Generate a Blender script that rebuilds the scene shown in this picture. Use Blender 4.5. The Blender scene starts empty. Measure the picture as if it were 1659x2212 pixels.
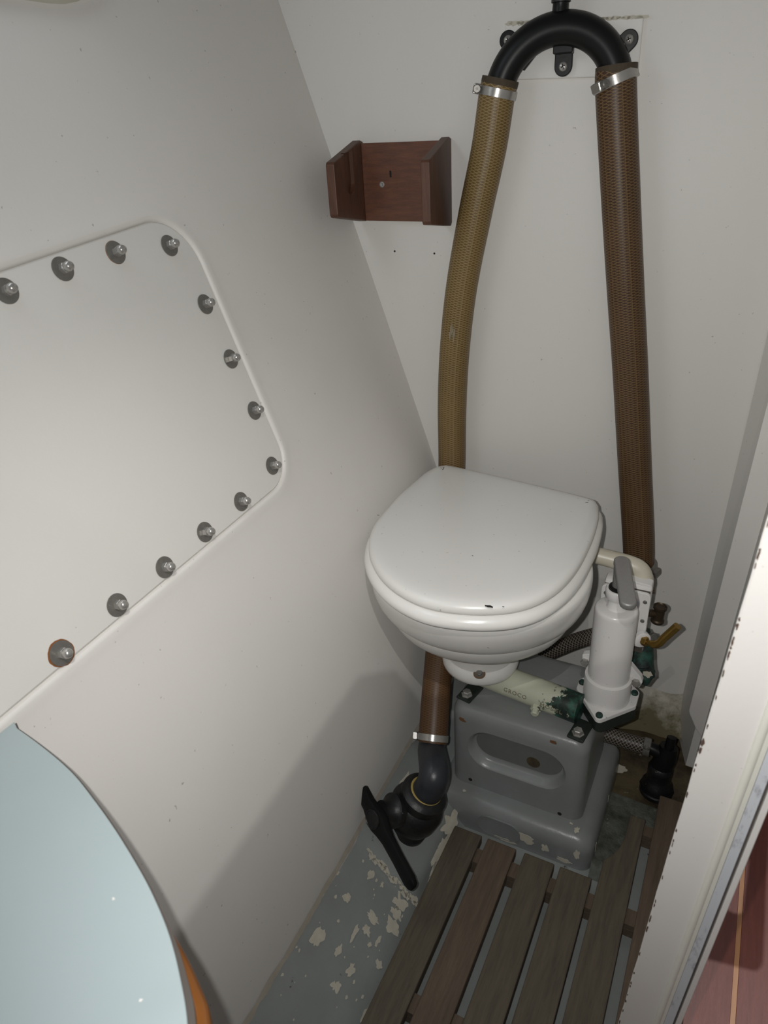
import bpy, bmesh, math, random
from mathutils import Vector, Matrix, noise
random.seed(4)
C = bpy.context.scene.collection
SC = bpy.context.scene
V = Vector

# ------------------------------------------------------------------ camera
cam_d = bpy.data.cameras.new('camera')
cam = bpy.data.objects.new('camera', cam_d); C.objects.link(cam)
RX = V((0.88805, 0.16998, -0.42715)); DN = V((0.45618, -0.44033, 0.77331)); FW = V((-0.05663, -0.88160, -0.46860))
# rows above: world X, Y, Z axes seen in camera space (right, down, forward)
xr = V((RX[0], DN[0], FW[0])); yd = V((RX[1], DN[1], FW[1])); zf = V((RX[2], DN[2], FW[2]))
xr.normalize(); zf.normalize(); yu = (-zf).cross(xr).normalized()
m = Matrix((xr, yu, -zf)).transposed().to_4x4(); m.translation = V((0, 0, 1.0))
cam.matrix_world = m
cam_d.sensor_fit = 'VERTICAL'; cam_d.sensor_height = 36.0; cam_d.lens = 1500 / 2212 * 36.0
cam_d.clip_start = 0.01
cam_d.dof.use_dof = True; cam_d.dof.focus_distance = 1.05; cam_d.dof.aperture_fstop = 11.5
SC.camera = cam

# ------------------------------------------------------------------ light
w = bpy.data.worlds.new('world'); SC.world = w; w.use_nodes = True
bg = w.node_tree.nodes['Background']; bg.inputs[0].default_value = (0.96, 0.98, 1.0, 1); bg.inputs[1].default_value = 0.08

def lamp(name, loc, power, size, col=(1, 1, 1)):
    d = bpy.data.lights.new(name, 'POINT'); d.energy = power; d.shadow_soft_size = size; d.color = col
    o = bpy.data.objects.new(name, d); o.location = loc; C.objects.link(o)
    return o
def spot(name, loc, aim, power, size, cone, blend=1.0, col=(1, 1, 1)):
    d = bpy.data.lights.new(name, 'SPOT'); d.energy = power; d.shadow_soft_size = size; d.spot_size = math.radians(cone); d.spot_blend = blend; d.color = col
    o = bpy.data.objects.new(name, d); o.location = loc; o.rotation_euler = (V(aim) - V(loc)).to_track_quat('-Z', 'Y').to_euler(); C.objects.link(o)
    return o
spot('phone_flash', (-0.030, 0.0, 1.0), (-.20, 1.0, .60), 15.0, 0.004, 158, 1.0, (1.0, 0.99, 0.965))
LAMP = V((-.01, .03, 1.35))
spot('added_hull_spot', LAMP, (-.42, .58, .20), 12.0, 0.0018, 58, 1.0, (1.0, 0.975, 0.95))  # added spot, set unseen overhead and coned to light mainly the lower hull
lamp('cabin_daylight', (0.35, 1.3, 1.6), 42.0, 0.007, (1.0, 0.99, 0.98))
ad = bpy.data.lights.new('port_daylight', 'AREA'); ad.shape = 'RECTANGLE'; ad.size = .5; ad.size_y = .16; ad.energy = 1.0; ad.color = (.86, .94, 1.0)
port_l = bpy.data.objects.new('port_daylight', ad); C.objects.link(port_l); port_l.location = (-.66, .36, 1.30)
port_l.rotation_euler = V((.8, .1, -.55)).to_track_quat('-Z', 'Y').to_euler()
lamp('cabin_daylight', (0.50, 1.0, 1.6), 14.0, 0.016, (1.0, 0.99, 0.98))

SC.view_settings.view_transform = 'Standard'; SC.view_settings.look = 'None'
SC.view_settings.gamma = 1.0; SC.view_settings.exposure = 0.0; SC.view_settings.use_curve_mapping = False

# ------------------------------------------------------------------ materials
class NT:
    def __init__(s, name):
        s.m = bpy.data.materials.new(name); s.m.use_nodes = True
        s.t = s.m.node_tree; s.b = s.t.nodes['Principled BSDF']
    def n(s, kind, **kw):
        x = s.t.nodes.new(kind)
        for k, v in kw.items(): setattr(x, k, v)
        return x
    def l(s, a, b): s.t.links.new(a, b)
    def set(s, sock, v):
        if hasattr(v, 'is_output'): s.l(v, sock)
        else: sock.default_value = v
    def coord(s, kind='Object', scale=(1, 1, 1)):
        c = s.n('ShaderNodeTexCoord'); mp = s.n('ShaderNodeMapping'); s.l(c.outputs[kind], mp.inputs[0])
        mp.inputs['Scale'].default_value = scale
        return mp.outputs[0]
    def noise(s, vec, scale, detail=4, rough=.6):
        x = s.n('ShaderNodeTexNoise'); s.l(vec, x.inputs['Vector'])
        x.inputs['Scale'].default_value = scale; x.inputs['Detail'].default_value = detail; x.inputs['Roughness'].default_value = rough
        return x.outputs['Fac']
    def ramp(s, f, a, b, ca=(0, 0, 0, 1), cb=(1, 1, 1, 1)):
        x = s.n('ShaderNodeValToRGB'); s.l(f, x.inputs[0])
        e = x.color_ramp.elements; e[0].position = a; e[1].position = b; e[0].color = ca; e[1].color = cb
        return x.outputs[0]
    def mix(s, f, a, b):
        x = s.n('ShaderNodeMix', data_type='RGBA'); s.set(x.inputs[0], f)
        s.set(x.inputs[6], a); s.set(x.inputs[7], b); return x.outputs[2]
    def math(s, op, a, b=0.0, c=0.0):
        x = s.n('ShaderNodeMath', operation=op); s.set(x.inputs[0], a); s.set(x.inputs[1], b); s.set(x.inputs[2], c); return x.outputs[0]
    def bump(s, h, strength=.3, dist=.001):
        x = s.n('ShaderNodeBump'); s.l(h, x.inputs['Height']); x.inputs['Strength'].default_value = strength; x.inputs['Distance'].default_value = dist
        s.l(x.outputs[0], s.b.inputs['Normal'])
    def fin(s, col=None, rough=.5, metal=0.0, coat=0.0, spec=None):
        if col is not None: s.set(s.b.inputs['Base Color'], col)
        s.set(s.b.inputs['Roughness'], rough); s.b.inputs['Metallic'].default_value = metal
        s.b.inputs['Coat Weight'].default_value = coat
        if spec is not None: s.b.inputs['Specular IOR Level'].default_value = spec
        return s.m
def c4(r, g, b): return (r, g, b, 1)

def paint(name, col, dirt_shade=(.5, .47, .4), rough=.45, scale=22, speck=.74, bump=.12, dirt_amt=.35, stretch=(1, 1, 1)):
    t = NT(name); v = t.coord(scale=stretch)
    big = t.noise(v, 3.5, 3); f = t.ramp(big, .45, .8)
    f2 = t.math('MULTIPLY', f, dirt_amt)
    c = t.mix(f2, c4(*col), c4(*[a * .86 for a in col]))
    sp = t.ramp(t.noise(t.coord(), 170, 2, .5), speck, speck + .04)
    sp = t.math('MULTIPLY', sp, .55)
    c = t.mix(sp, c, c4(*[a * .45 for a in dirt_shade]))
    t.bump(t.noise(v, scale * 9, 4, .65), bump, .0012)
    return t.fin(c, rough)
def plain(name, col, rough=.5, metal=0.0, coat=0.0, var=.25, scale=40, bump=.1):
    t = NT(name); v = t.coord()
    c = t.mix(t.math('MULTIPLY', t.noise(v, scale, 4), var * 2), c4(*col), c4(*[a * .55 for a in col]))
    if bump: t.bump(t.noise(v, scale * 6, 3), bump, .0006)
    return t.fin(c, rough, metal, coat)

M = {}
M['hull'] = paint('white_hull_paint', (.725, .705, .67), rough=.5)
M['plate'] = paint('white_panel_paint', (.705, .69, .655), rough=.5, speck=.78)
M['bulkhead'] = paint('white_bulkhead_paint', (.68, .66, .625), rough=.5, stretch=(1, 1, .18))
M['jamb'] = paint('white_jamb_paint', (.70, .675, .645), rough=.45)
M['bead'] = plain('jamb_bead_paint', (.7, .69, .62), .4, var=.1)
M['gelcoat'] = paint('white_enamel', (.72, .71, .68), rough=.22, speck=.75, bump=.02, dirt_amt=.2)
M['lid'] = paint('lid_enamel', (.70, .69, .66), rough=.3, speck=.72, bump=.02, dirt_amt=.3)
M['pump'] = paint('pump_enamel', (.74, .725, .71), rough=.25, speck=.73, bump=.03)
M['cream_pvc'] = plain('cream_plastic', (.60, .56, .45), .35, var=.15)
M['primer'] = plain('cream_primer', (.64, .60, .50), .8, var=.4, scale=90)
M['rust'] = plain('rust', (.28, .10, .025), .85, var=.4, scale=300)
M['steel'] = plain('stainless_steel', (.46, .445, .42), .25, .6, var=.25, scale=120)
M['washer'] = plain('dull_steel', (.235, .225, .205), .36, .4, var=.45, scale=160)
M['alloy'] = plain('brushed_alloy', (.36, .35, .34), .5, .6, var=.2, scale=200)
M['black'] = plain('black_plastic', (.009, .009, .0095), .38, var=.3)
M['black'].node_tree.nodes['Principled BSDF'].inputs['Specular IOR Level'].default_value = .22
def old_black():
    t = NT('worn_black_rubber'); v = t.coord()
    c = t.mix(t.ramp(t.noise(v, 30, 5, .7), .45, .7), c4(.009, .009, .010), c4(.022, .021, .020))
    c = t.mix(t.ramp(t.noise(v, 150, 3, .6), .73, .75), c, c4(.28, .27, .24))
    t.bump(t.noise(v, 120, 5, .65), .5, .0012)
    return t.fin(c, .42)
M['black_old'] = old_black()
M['slate'] = plain('dark_blue_plastic', (.035, .038, .045), .35, var=.4, scale=70, bump=.25)
M['brass'] = plain('brass', (.42, .27, .07), .35, .9, var=.5, scale=90)
M['sealant'] = plain('yellow_sealant', (.42, .31, .09), .6)
M['varnish'] = plain('varnished_trim', (.20, .068, .010), .3, coat=.3, var=.3)
M['laminate'] = plain('blue_laminate', (.385, .455, .468), .33, var=.12, scale=6, bump=.03)
M['lam_edge'] = plain('laminate_edge', (.09, .075, .065), .5)
M['curtain'] = plain('dark_red_fabric', (.07, .022, .022), .9)
M['dark_hole'] = plain('dark_hole', (.015, .012, .01), .9)

def gray_paint():
    t = NT('gray_bilge_paint'); v = t.coord()
    c = t.mix(t.ramp(t.noise(v, 6, 5), .4, .75), c4(.27, .288, .282), c4(.215, .23, .22))
    c = t.mix(t.ramp(t.noise(v, 45, 6, .7), .66, .69), c, c4(.06, .065, .05))
    c = t.mix(t.ramp(t.noise(v, 110, 3, .6), .755, .765), c, c4(.5, .48, .4))
    t.bump(t.noise(v, 28, 6, .6), .35, .003)
    return t.fin(c, t.ramp(t.noise(v, 9, 3), .3, .8, c4(.28, .28, .28), c4(.5, .5, .5)))
M['gray'] = gray_paint()
def ped_paint():
    t = NT('gray_pedestal_paint'); v = t.coord()
    c = t.mix(t.ramp(t.noise(v, 8, 4), .4, .75), c4(.238, .250, .247), c4(.195, .206, .20))
    c = t.mix(t.ramp(t.noise(v, 90, 4, .7), .72, .75), c, c4(.05, .055, .04))
    t.bump(t.noise(v, 35, 6, .6), .3, .003)
    return t.fin(c, .3)
M['ped'] = ped_paint()
def bare():
    t = NT('bare_dirty_glassfibre'); v = t.coord()
    c = t.mix(t.ramp(t.noise(v, 14, 6, .65), .38, .62), c4(.028, .018, .010), c4(.115, .088, .046))
    c = t.mix(t.ramp(t.noise(v, 60, 5, .7), .66, .7), c, c4(.4, .36, .26))
    t.bump(t.noise(v, 40, 6, .7), .6, .004)
    return t.fin(c, .65)
M['bare'] = bare()
def mould():
    t = NT('mould_stained_cove'); v = t.coord()
    co = t.n('ShaderNodeTexCoord'); sx = t.n('ShaderNodeSeparateXYZ'); t.l(co.outputs['Object'], sx.inputs[0])
    f = t.math('ADD', t.noise(v, 15, 6, .7), t.math('MULTIPLY', sx.outputs[2], -5.0))
    c = t.mix(t.ramp(f, .26, .52), c4(.55, .52, .45), c4(.13, .11, .055))
    c = t.mix(t.ramp(t.noise(v, 30, 5, .7), .6, .68), c, c4(.07, .055, .025))
    t.bump(t.noise(v, 40, 6, .7), .5, .003)
    return t.fin(c, .7)
M['mould'] = mould()
def putty():
    t = NT('green_gray_filler'); v = t.coord()
    c = t.mix(t.ramp(t.noise(v, 30, 6, .7), .4, .65), c4(.13, .14, .12), c4(.05, .055, .04))
    c = t.mix(t.ramp(t.noise(v, 70, 5, .7), .64, .68), c, c4(.38, .33, .22))
    t.bump(t.noise(v, 60, 6, .7), .8, .005)
    return t.fin(c, .7)
M['putty'] = putty()
def wood(name, ca, cb, axis=(30, 2.5, 30), rough=.6, coat=0.0, pores=True):
    t = NT(name); v = t.coord(scale=axis)
    f = t.noise(v, 6, 6, .65)
    c = t.mix(t.ramp(f, .3, .72), c4(*ca), c4(*cb))
    if pores:
        p = t.ramp(t.noise(v, 26, 3, .6), .60, .74)
        c = t.mix(t.math('MULTIPLY', p, .5), c, c4(*[x * .4 for x in ca]))
    t.bump(t.noise(v, 14, 5, .7), .3, .001)
    return t.fin(c, rough, coat=coat)
M['teak'] = wood('weathered_teak', (.122, .099, .068), (.070, .056, .039), rough=.75)
M['teak_b'] = wood('redder_teak', (.138, .100, .067), (.080, .057, .039), rough=.75)
M['mahog'] = wood('mahogany_varnish', (.145, .050, .021), (.080, .027, .012), axis=(3, 30, 30), rough=.42, coat=.1)
M['mahog_v'] = wood('mahogany_side', (.115, .046, .023), (.060, .025, .013), axis=(30, 12, 3), rough=.5)
M['sole'] = wood('red_mahogany_sole', (.17, .044, .031), (.115, .028, .019), axis=(30, 2.5, 30), rough=.5)
M['holly'] = wood('pale_inlay', (.42, .20, .085), (.34, .16, .07), axis=(30, 3, 30), rough=.45, pores=False)

def mesh_hose(name, base, line, n_around, pitch, width=.15, rough=.42, longi=6, coat=.0, dirt_shade=None):
    t = NT(name); c = t.n('ShaderNodeTexCoord'); sp = t.n('ShaderNodeSeparateXYZ'); t.l(c.outputs['UV'], sp.inputs[0])
    u, v = sp.outputs[0], sp.outputs[1]
    un = t.math('MULTIPLY', u, n_around); vn = t.math('DIVIDE', v, pitch)
    def line_of(x, wd):
        f = t.math('FRACT', x); f = t.math('ABSOLUTE', t.math('SUBTRACT', f, .5))
        return t.math('GREATER_THAN', f, .5 - wd)
    a = line_of(t.math('ADD', un, vn), width); b = line_of(t.math('SUBTRACT', un, vn), width)
    k = t.math('MAXIMUM', a, b)
    if longi: k = t.math('MAXIMUM', k, t.math('MULTIPLY', line_of(t.math('MULTIPLY', u, longi), .02), .7))
    ob = t.coord()
    bc = t.mix(t.ramp(t.noise(ob, 14, 4), .35, .7), c4(*base), c4(*[q * .7 for q in base]))
    if dirt_shade: bc = t.mix(t.ramp(v, dirt_shade[0], dirt_shade[1]), bc, c4(*dirt_shade[2]))  # darker down the hose: weaker light on its lower run put into the colour
    ln = c4(*line)
    if dirt_shade: ln = t.mix(t.ramp(v, dirt_shade[0], dirt_shade[1]), c4(*line), c4(*[q * 2.1 for q in dirt_shade[2]]))
    col = t.mix(t.math('MULTIPLY', k, .72), bc, ln)
    t.bump(k, .25, .0006)
    return t.fin(col, rough, coat=coat, spec=.3)
M['hose_gold'] = mesh_hose('golden_braided_hose', (.150, .092, .030), (.33, .245, .115), 13, .0038, width=.12, dirt_shade=(.35, .95, (.066, .034, .015)))
M['hose_brown'] = mesh_hose('brown_braided_hose', (.062, .032, .017), (.21, .13, .058), 13, .0038, width=.11)
M['hose_gray'] = mesh_hose('gray_braided_hose', (.030, .024, .021), (.36, .32, .27), 12, .0065, .09, longi=0)
M['hose_end'] = plain('cut_hose_end', (.075, .055, .033), .8, var=.5, scale=200)

def corroded():
    t = NT('corroded_cream_casting'); v = t.coord()
    c = t.n('ShaderNodeTexCoord'); sp = t.n('ShaderNodeSeparateXYZ'); t.l(c.outputs['Object'], sp.inputs[0])
    g = t.math('MULTIPLY_ADD', sp.outputs[0], 6.0, -.79)      # more corrosion towards the pump end
    f = t.math('ADD', t.noise(v, 55, 6, .7), g)
    k = t.ramp(f, .50, .53)
    gr = t.mix(t.ramp(t.noise(v, 80, 4), .45, .62), c4(.012, .022, .018), c4(.025, .10, .07))
    col = t.mix(k, c4(.52, .53, .42), gr)
    t.bump(t.noise(v, 60, 5), .4, .002)
    return t.fin(col, .5)
M['corroded'] = corroded()
def verdigris():
    t = NT('green_corroded_bronze'); v = t.coord()
    c = t.mix(t.ramp(t.noise(v, 50, 5, .7), .42, .62), c4(.010, .016, .014), c4(.022, .085, .062))
    t.bump(t.noise(v, 70, 5), .5, .002)
    return t.fin(c, .6)
M['verdigris'] = verdigris()
M['dark_bronze'] = plain('dark_bronze', (.022, .030, .025), .5, var=.6, scale=60, bump=.4)
def strip():
    t = NT('scuffed_gray_strip'); v = t.coord(scale=(1, 1, .35))
    c = t.mix(t.ramp(t.noise(v, 60, 6, .7), .52, .66), c4(.56, .585, .62), c4(.24, .23, .26))
    c = t.mix(t.ramp(t.noise(v, 25, 3), .69, .71), c, c4(.5, .36, .16))
    return t.fin(c, .5)
M['strip'] = strip()

# ------------------------------------------------------------------ builders
def origin(o):
    v = V((0, 0, 0))
    while o is not None: v += o.location; o = o.parent
    return v
def obj(name, bm, mat, parent=None, kind=None, label=None, smooth=None, cat=None):
    """link ONE mesh object; world-space geometry, moved into the parent's frame"""
    if parent is not None: bmesh.ops.translate(bm, verts=bm.verts, vec=-origin(parent))
    bmesh.ops.recalc_face_normals(bm, faces=bm.faces)
    me = bpy.data.meshes.new(name); bm.to_mesh(me); bm.free()
    me.materials.append(mat)
    if smooth is not None:
        me.set_sharp_from_angle(angle=math.radians(smooth))
        for p in me.polygons: p.use_smooth = True
    o = bpy.data.objects.new(name, me); C.objects.link(o)
    if parent is not None: o.parent = parent
    if kind: o['kind'] = kind
    if label: o['label'] = label
    if cat: o['category'] = cat
    return o
def thing(name, label, cat, loc, group=None):
    o = bpy.data.objects.new(name, None); C.objects.link(o); o.location = loc; o.empty_display_size = .02
    o['label'] = label; o['category'] = cat
    if group: o['group'] = group
    return o
def frame(ax, up=None):
    ax = V(ax).normalized(); up = V(up) if up is not None else (V((0, 0, 1)) if abs(ax.z) < .9 else V((0, 1, 0)))
    x = up.cross(ax).normalized(); y = ax.cross(x)
    return x, y, ax
def resample(pts, n):
    pts = [V(p) for p in pts]; out = []
    P = [pts[0] * 2 - pts[1]] + pts + [pts[-1] * 2 - pts[-2]]
    for i in range(1, len(P) - 2):
        for k in range(n):
            t = k / n
            a, b, c, d = P[i - 1], P[i], P[i + 1], P[i + 2]
            out.append(.5 * ((2 * b) + (c - a) * t + (2 * a - 5 * b + 4 * c - d) * t * t + (3 * b - a - 3 * c + d) * t ** 3))
    out.append(pts[-1]); return out
def tube(pts, r, seg=24, sub=8, bm=None, caps=True, uv=False):
    """swept round tube; r number or list per control point; uv: u around 0..1, v metres along"""
    bm = bm or bmesh.new()
    rs = r if isinstance(r, (list, tuple)) else [r] * len(pts)
    if sub > 1 and len(pts) > 2:
        path = resample(pts, sub)
        rr = []
        for i in range(len(pts) - 1):
            for k in range(sub): rr.append(rs[i] + (rs[i + 1] - rs[i]) * k / sub)
        rr.append(rs[-1])
    else: path = [V(p) for p in pts]; rr = list(rs)
    lay = bm.loops.layers.uv.verify() if uv else None
    tang = [(path[min(i + 1, len(path) - 1)] - path[max(i - 1, 0)]).normalized() for i in range(len(path))]
    x, y, _ = frame(tang[0]); rings = []; L = [0.0]
    for i, p in enumerate(path):
        if i: L.append(L[-1] + (p - path[i - 1]).length)
        x = (x - tang[i] * x.dot(tang[i])).normalized(); y = tang[i].cross(x)
        rings.append([bm.verts.new(p + (x * math.cos(a) + y * math.sin(a)) * rr[i]) for a in [2 * math.pi * k / seg for k in range(seg)]])
    for i in range(len(rings) - 1):
        for k in range(seg):
            k2 = (k + 1) % seg
            f = bm.faces.new((rings[i][k], rings[i][k2], rings[i + 1][k2], rings[i + 1][k]))
            if uv:
                for lp, (uu, vv) in zip(f.loops, ((k, i), (k + 1, i), (k + 1, i + 1), (k, i + 1))):
                    lp[lay].uv = (uu / seg, L[vv])
    if caps: bm.faces.new(rings[0]); bm.faces.new(rings[-1])
    return bm
def lathe(prof, base, axis=(0, 0, 1), seg=32, bm=None, centers=None):
    """prof: (radius, distance along axis) pairs; closed with caps where radius > 0"""
    bm = bm or bmesh.new(); x, y, z = frame(axis); base = V(base); rings = []
    for i, (r, h) in enumerate(prof):
        c = (V((centers[i][0], centers[i][1], base.z)) if centers else base) + z * h
        if r <= 1e-6: rings.append([bm.verts.new(c)])
        else: rings.append([bm.verts.new(c + (x * math.cos(a) + y * math.sin(a)) * r) for a in [2 * math.pi * k / seg for k in range(seg)]])
    for A, B in zip(rings, rings[1:]):
        for k in range(seg):
            k2 = (k + 1) % seg
            if len(A) == 1 and len(B) == 1: continue
            if len(A) == 1: bm.faces.new((A[0], B[k2], B[k]))
            elif len(B) == 1: bm.faces.new((A[k], A[k2], B[0]))
            else: bm.faces.new((A[k], A[k2], B[k2], B[k]))
    if len(rings[0]) > 1: bm.faces.new(rings[0])
    if len(rings[-1]) > 1: bm.faces.new(rings[-1])
    return bm
def loft(rings, bm=None, caps=True):
    bm = bm or bmesh.new(); vs = [[bm.verts.new(p) for p in r] for r in rings]; n = len(vs[0])
    for A, B in zip(vs, vs[1:]):
        for k in range(n): bm.faces.new((A[k], A[(k + 1) % n], B[(k + 1) % n], B[k]))
    if caps: bm.faces.new(vs[0]); bm.faces.new(vs[-1])
    return bm
def prism(poly, vec, bm=None, bevel=0.0, seg=2):
    bm2 = bmesh.new(); a = [bm2.verts.new(V(p)) for p in poly]; b = [bm2.verts.new(V(p) + V(vec)) for p in poly]; n = len(a)
    bm2.faces.new(a); bm2.faces.new(b)
    for k in range(n): bm2.faces.new((a[k], a[(k + 1) % n], b[(k + 1) % n], b[k]))
    bmesh.ops.recalc_face_normals(bm2, faces=bm2.faces)
    if bevel: bmesh.ops.bevel(bm2, geom=[e for e in bm2.edges if e.calc_face_angle(0) > .5], offset=bevel, segments=seg, affect='EDGES', profile=.5, clamp_overlap=True)
    return merge(bm, bm2)
def merge(bm, bm2):
    if bm is None: return bm2
    me = bpy.data.meshes.new('tmp'); bm2.to_mesh(me); bm2.free(); bm.from_mesh(me); bpy.data.meshes.remove(me); return bm
def box(a, b, bm=None, bevel=0.0, seg=2):
    (x0, y0, z0), (x1, y1, z1) = a, b
    return prism([(x0, y0, z0), (x1, y0, z0), (x1, y1, z0), (x0, y1, z0)], (0, 0, z1 - z0), bm, bevel, seg)
def round_poly(pts, radii, n=6):
    """2D polygon with rounded corners"""
    out = []; N = len(pts)
    for i in range(N):
        p = V((*pts[i], 0)); a = V((*pts[i - 1], 0)) - p; b = V((*pts[(i + 1) % N], 0)) - p
        r = radii[i] if isinstance(radii, (list, tuple)) else radii
        if r <= 0: out.append((p.x, p.y)); continue
        an, bn = a.normalized(), b.normalized(); ang = an.angle(bn)
        d = min(r / math.tan(ang / 2), a.length * .49, b.length * .49); rr = d * math.tan(ang / 2)
        c = p + (an + bn).normalized() * (rr / math.sin(ang / 2))
        s = p + an * d - c; e = p + bn * d - c
        a0 = math.atan2(s.y, s.x); a1 = math.atan2(e.y, e.x); da = (a1 - a0 + math.pi) % (2 * math.pi) - math.pi
        for k in range(n + 1):
            q = a0 + da * k / n; out.append((c.x + rr * math.cos(q), c.y + rr * math.sin(q)))
    return out
def blob(c, n, u, ru, rv, seed, pts=26, rough=.45):
    """irregular flat flake: ring of points around c in the plane (u, n x u)"""
    n = V(n).normalized(); u = V(u).normalized(); v = n.cross(u); out = []
    for k in range(pts):
        a = 2 * math.pi * k / pts
        s = 1 + rough * noise.noise(V((math.cos(a) * 1.6 + seed * 7.3, math.sin(a) * 1.6, seed))) * 1.6 + rough * .7 * noise.noise(V((math.cos(a) * 5 + seed, math.sin(a) * 5, seed * 3.1)))
        out.append(V(c) + u * (ru * s * math.cos(a)) + v * (rv * s * math.sin(a)))
    return out
def flakes(bm, specs, n, u, h=.0005):
    for i, s in enumerate(specs):
        (c, ru, rv) = s[:3]; q = blob(c, n, u, ru, rv, i * 1.7 + ru * 900)
        prism([p + V(n).normalized() * .0001 for p in q], V(n).normalized() * h, bm)
    return bm

# ------------------------------------------------------------------ setting
ZF = -.035
def hx(z):                                                           # hull section: flared above, turning down below
    x = -.3258 - .305 * z
    if z < .5: x -= .050 * ((.5 - z) / .42) ** 2
    return x
HN = V((1, 0, .305)).normalized(); HU = V((-.305, 0, 1)).normalized()   # hull normal, hull up
def hp(y, z, off=0.0): return V((hx(z), y, z)) + HN * off
# access panel outline on the hull in (y, z)
pan = round_poly([(-.02, .578), (.684, .616), (.668, .944), (-.02, .874)], [.05, .045, .055, .05], 10)
def offset_poly(poly, d):
    out = []; N = len(poly)
    for i in range(N):
        a = V((*poly[i - 1], 0)); b = V((*poly[(i + 1) % N], 0)); t = (b - a).normalized()
        out.append((poly[i][0] + t.y * d, poly[i][1] - t.x * d))
    return out
def dens(poly, step):
    out = []
    for i, p in enumerate(poly):
        q = poly[(i + 1) % len(poly)]; L = math.dist(p, q); k = max(1, int(L / step))
        out += [(p[0] + (q[0] - p[0]) * j / k, p[1] + (q[1] - p[1]) * j / k) for j in range(k)]
    return out
pand = dens(pan, .02)
Y0, Y1, Z0, Z1 = -.45, 1.16, .015, 1.75
cy, cz = .32, .76
def to_rect(p):
    dy, dz = p[0] - cy, p[1] - cz; s = 1e9
    if dy > 0: s = min(s, (Y1 - cy) / dy)
    if dy < 0: s = min(s, (Y0 - cy) / dy)
    if dz > 0: s = min(s, (Z1 - cz) / dz)
    if dz < 0: s = min(s, (Z0 - cz) / dz)
    return (cy + dy * s, cz + dz * s)
rings = []
for d, off in ((-.004, -.012), (.0, -.004), (.0012, -.0008), (.003, .0008), (.006, .0012), (.012, .0006), (.02, 0)):
    rings.append([hp(*p, off) for p in offset_poly(pand, d)])
base = offset_poly(pand, .02)
for k in range(1, 19):
    t = k / 18
    rings.append([hp(a + (b - a) * t, c + (e - c) * t) for (a, c), (b, e) in [(p, to_rect(q)) for p, q in zip(base, pand)]])
# square corners of the sheet
wall_left = obj('wall_left', loft(rings, caps=False), M['hull'], kind='structure', smooth=50)

panel = thing('access_panel', 'large white rounded access panel bolted to the sloping left wall', 'panel', hp(.32, .76))
pl = bmesh.new(); ring = offset_poly(pand, -.0008)
a = [pl.verts.new(hp(*p, -.0075)) for p in ring]; b = [pl.verts.new(hp(*p, -.0012)) for p in ring]; c_ = [pl.verts.new(hp(*p, .0)) for p in offset_poly(pand, -.0022)]
n = len(a)
for A, B in ((a, b), (b, c_)):
    for k in range(n): pl.faces.new((A[k], A[(k + 1) % n], B[(k + 1) % n], B[k]))
pl.faces.new(c_); pl.faces.new(a)
obj('plate', pl, M['plate'], panel)
bolts = [(.414, .902), (.481, .910), (.552, .915), (.630, .911), (.649, .843), (.655, .777), (.660, .711), (.653, .641), (.578, .626), (.508, .621), (.439, .615), (.370, .612), (.299, .606)]
bolts += [(.345, .897), (.278, .890)]
proto = {}
NS = 1.18
for i, (y, z) in enumerate(bolts):
    c = hp(y, z); ang = random.random() * 1.0
    if i in (2, 12):
        bm = bmesh.new(); prism(blob(c + HN * .0001, HN, HU, .0130 if i == 12 else .0120, .0130 if i == 12 else .0120, i, 40, .05 if i == 12 else .02), HN * .0004, bm)
        obj('rust_stain', bm, M['rust'], panel, label='orange rust around a washer')
    ws = obj('washer', lathe([(.0112, 0), (.0118, .0006), (.0116, .0014), (.0035, .0016)], c, HN, 32), M['washer'], panel, smooth=40)
    bm = lathe([(r * NS, h * NS) for r, h in ((.0044, .0010), (.0047, .0016), (.0047, .0056), (.0043, .0062))], c, Matrix.Rotation(ang, 3, HN) @ HN, 6)
    bmesh.ops.rotate(bm, verts=bm.verts, cent=c, matrix=Matrix.Rotation(ang, 3, HN))
    obj('nut', bm, M['steel'], ws)
    obj('dome_cap', lathe([(r * NS, h * NS) for r, h in ((.0038, .0055), (.0042, .0070), (.0042, .0085), (.0038, .0102), (.0030, .0115), (.0016, .0123), (0, .0125))], c, HN, 20), M['steel'], ws, smooth=60)

# forward bulkhead with a mouldy cove at its foot
WN = V((-.141, .990, 0)).normalized(); WT = V((.990, .141, 0)).normalized(); WO = V((-.45, (1.1165 + .141 * -.45) / .990, 0))
def wp(u, z, off=0.0): return WO + WT * u + V((0, 0, z)) - WN * off   # u metres along the bulkhead from its left foot
def wx(x): return (x - WO.x) / WT.x
bm = prism([wp(-.45, ZF - .02), wp(.62, ZF - .02), wp(.62, 1.75), wp(-.45, 1.75)], WN * .018)
wall_front = obj('wall_front', bm, M['bulkhead'], kind='structure')
bm = bmesh.new()
for (x, z, r) in ((-.531, .846, .0016), (-.466, .842, .0016), (.021, .527, .001)):
    lathe([(r, -.0002), (r, .0003)], wp(wx(x), z), -WN, 10, bm)
obj('screw_hole', bm, M['dark_hole'], wall_front, kind='stuff')
bm = bmesh.new(); prof = [(0, .055), (.004, .035), (.012, .015), (.030, .0), (.050, -.012)]
rows = []
for k in range(40):
    x = -.42 + k * .0125; j = .008 * noise.noise(V((x * 22, 0, 0)))
    rows.append([bm.verts.new(wp(wx(x), max(ZF, z + j + ZF * .3), o + .0008)) for (o, z) in prof])
for A, B in zip(rows, rows[1:]):
    for k in range(len(A) - 1): bm.faces.new((A[k], A[k + 1], B[k + 1], B[k]))
obj('cove', bm, M['mould'], wall_front, smooth=60, label='mould-stained cove along the foot of the bulkhead')

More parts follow.
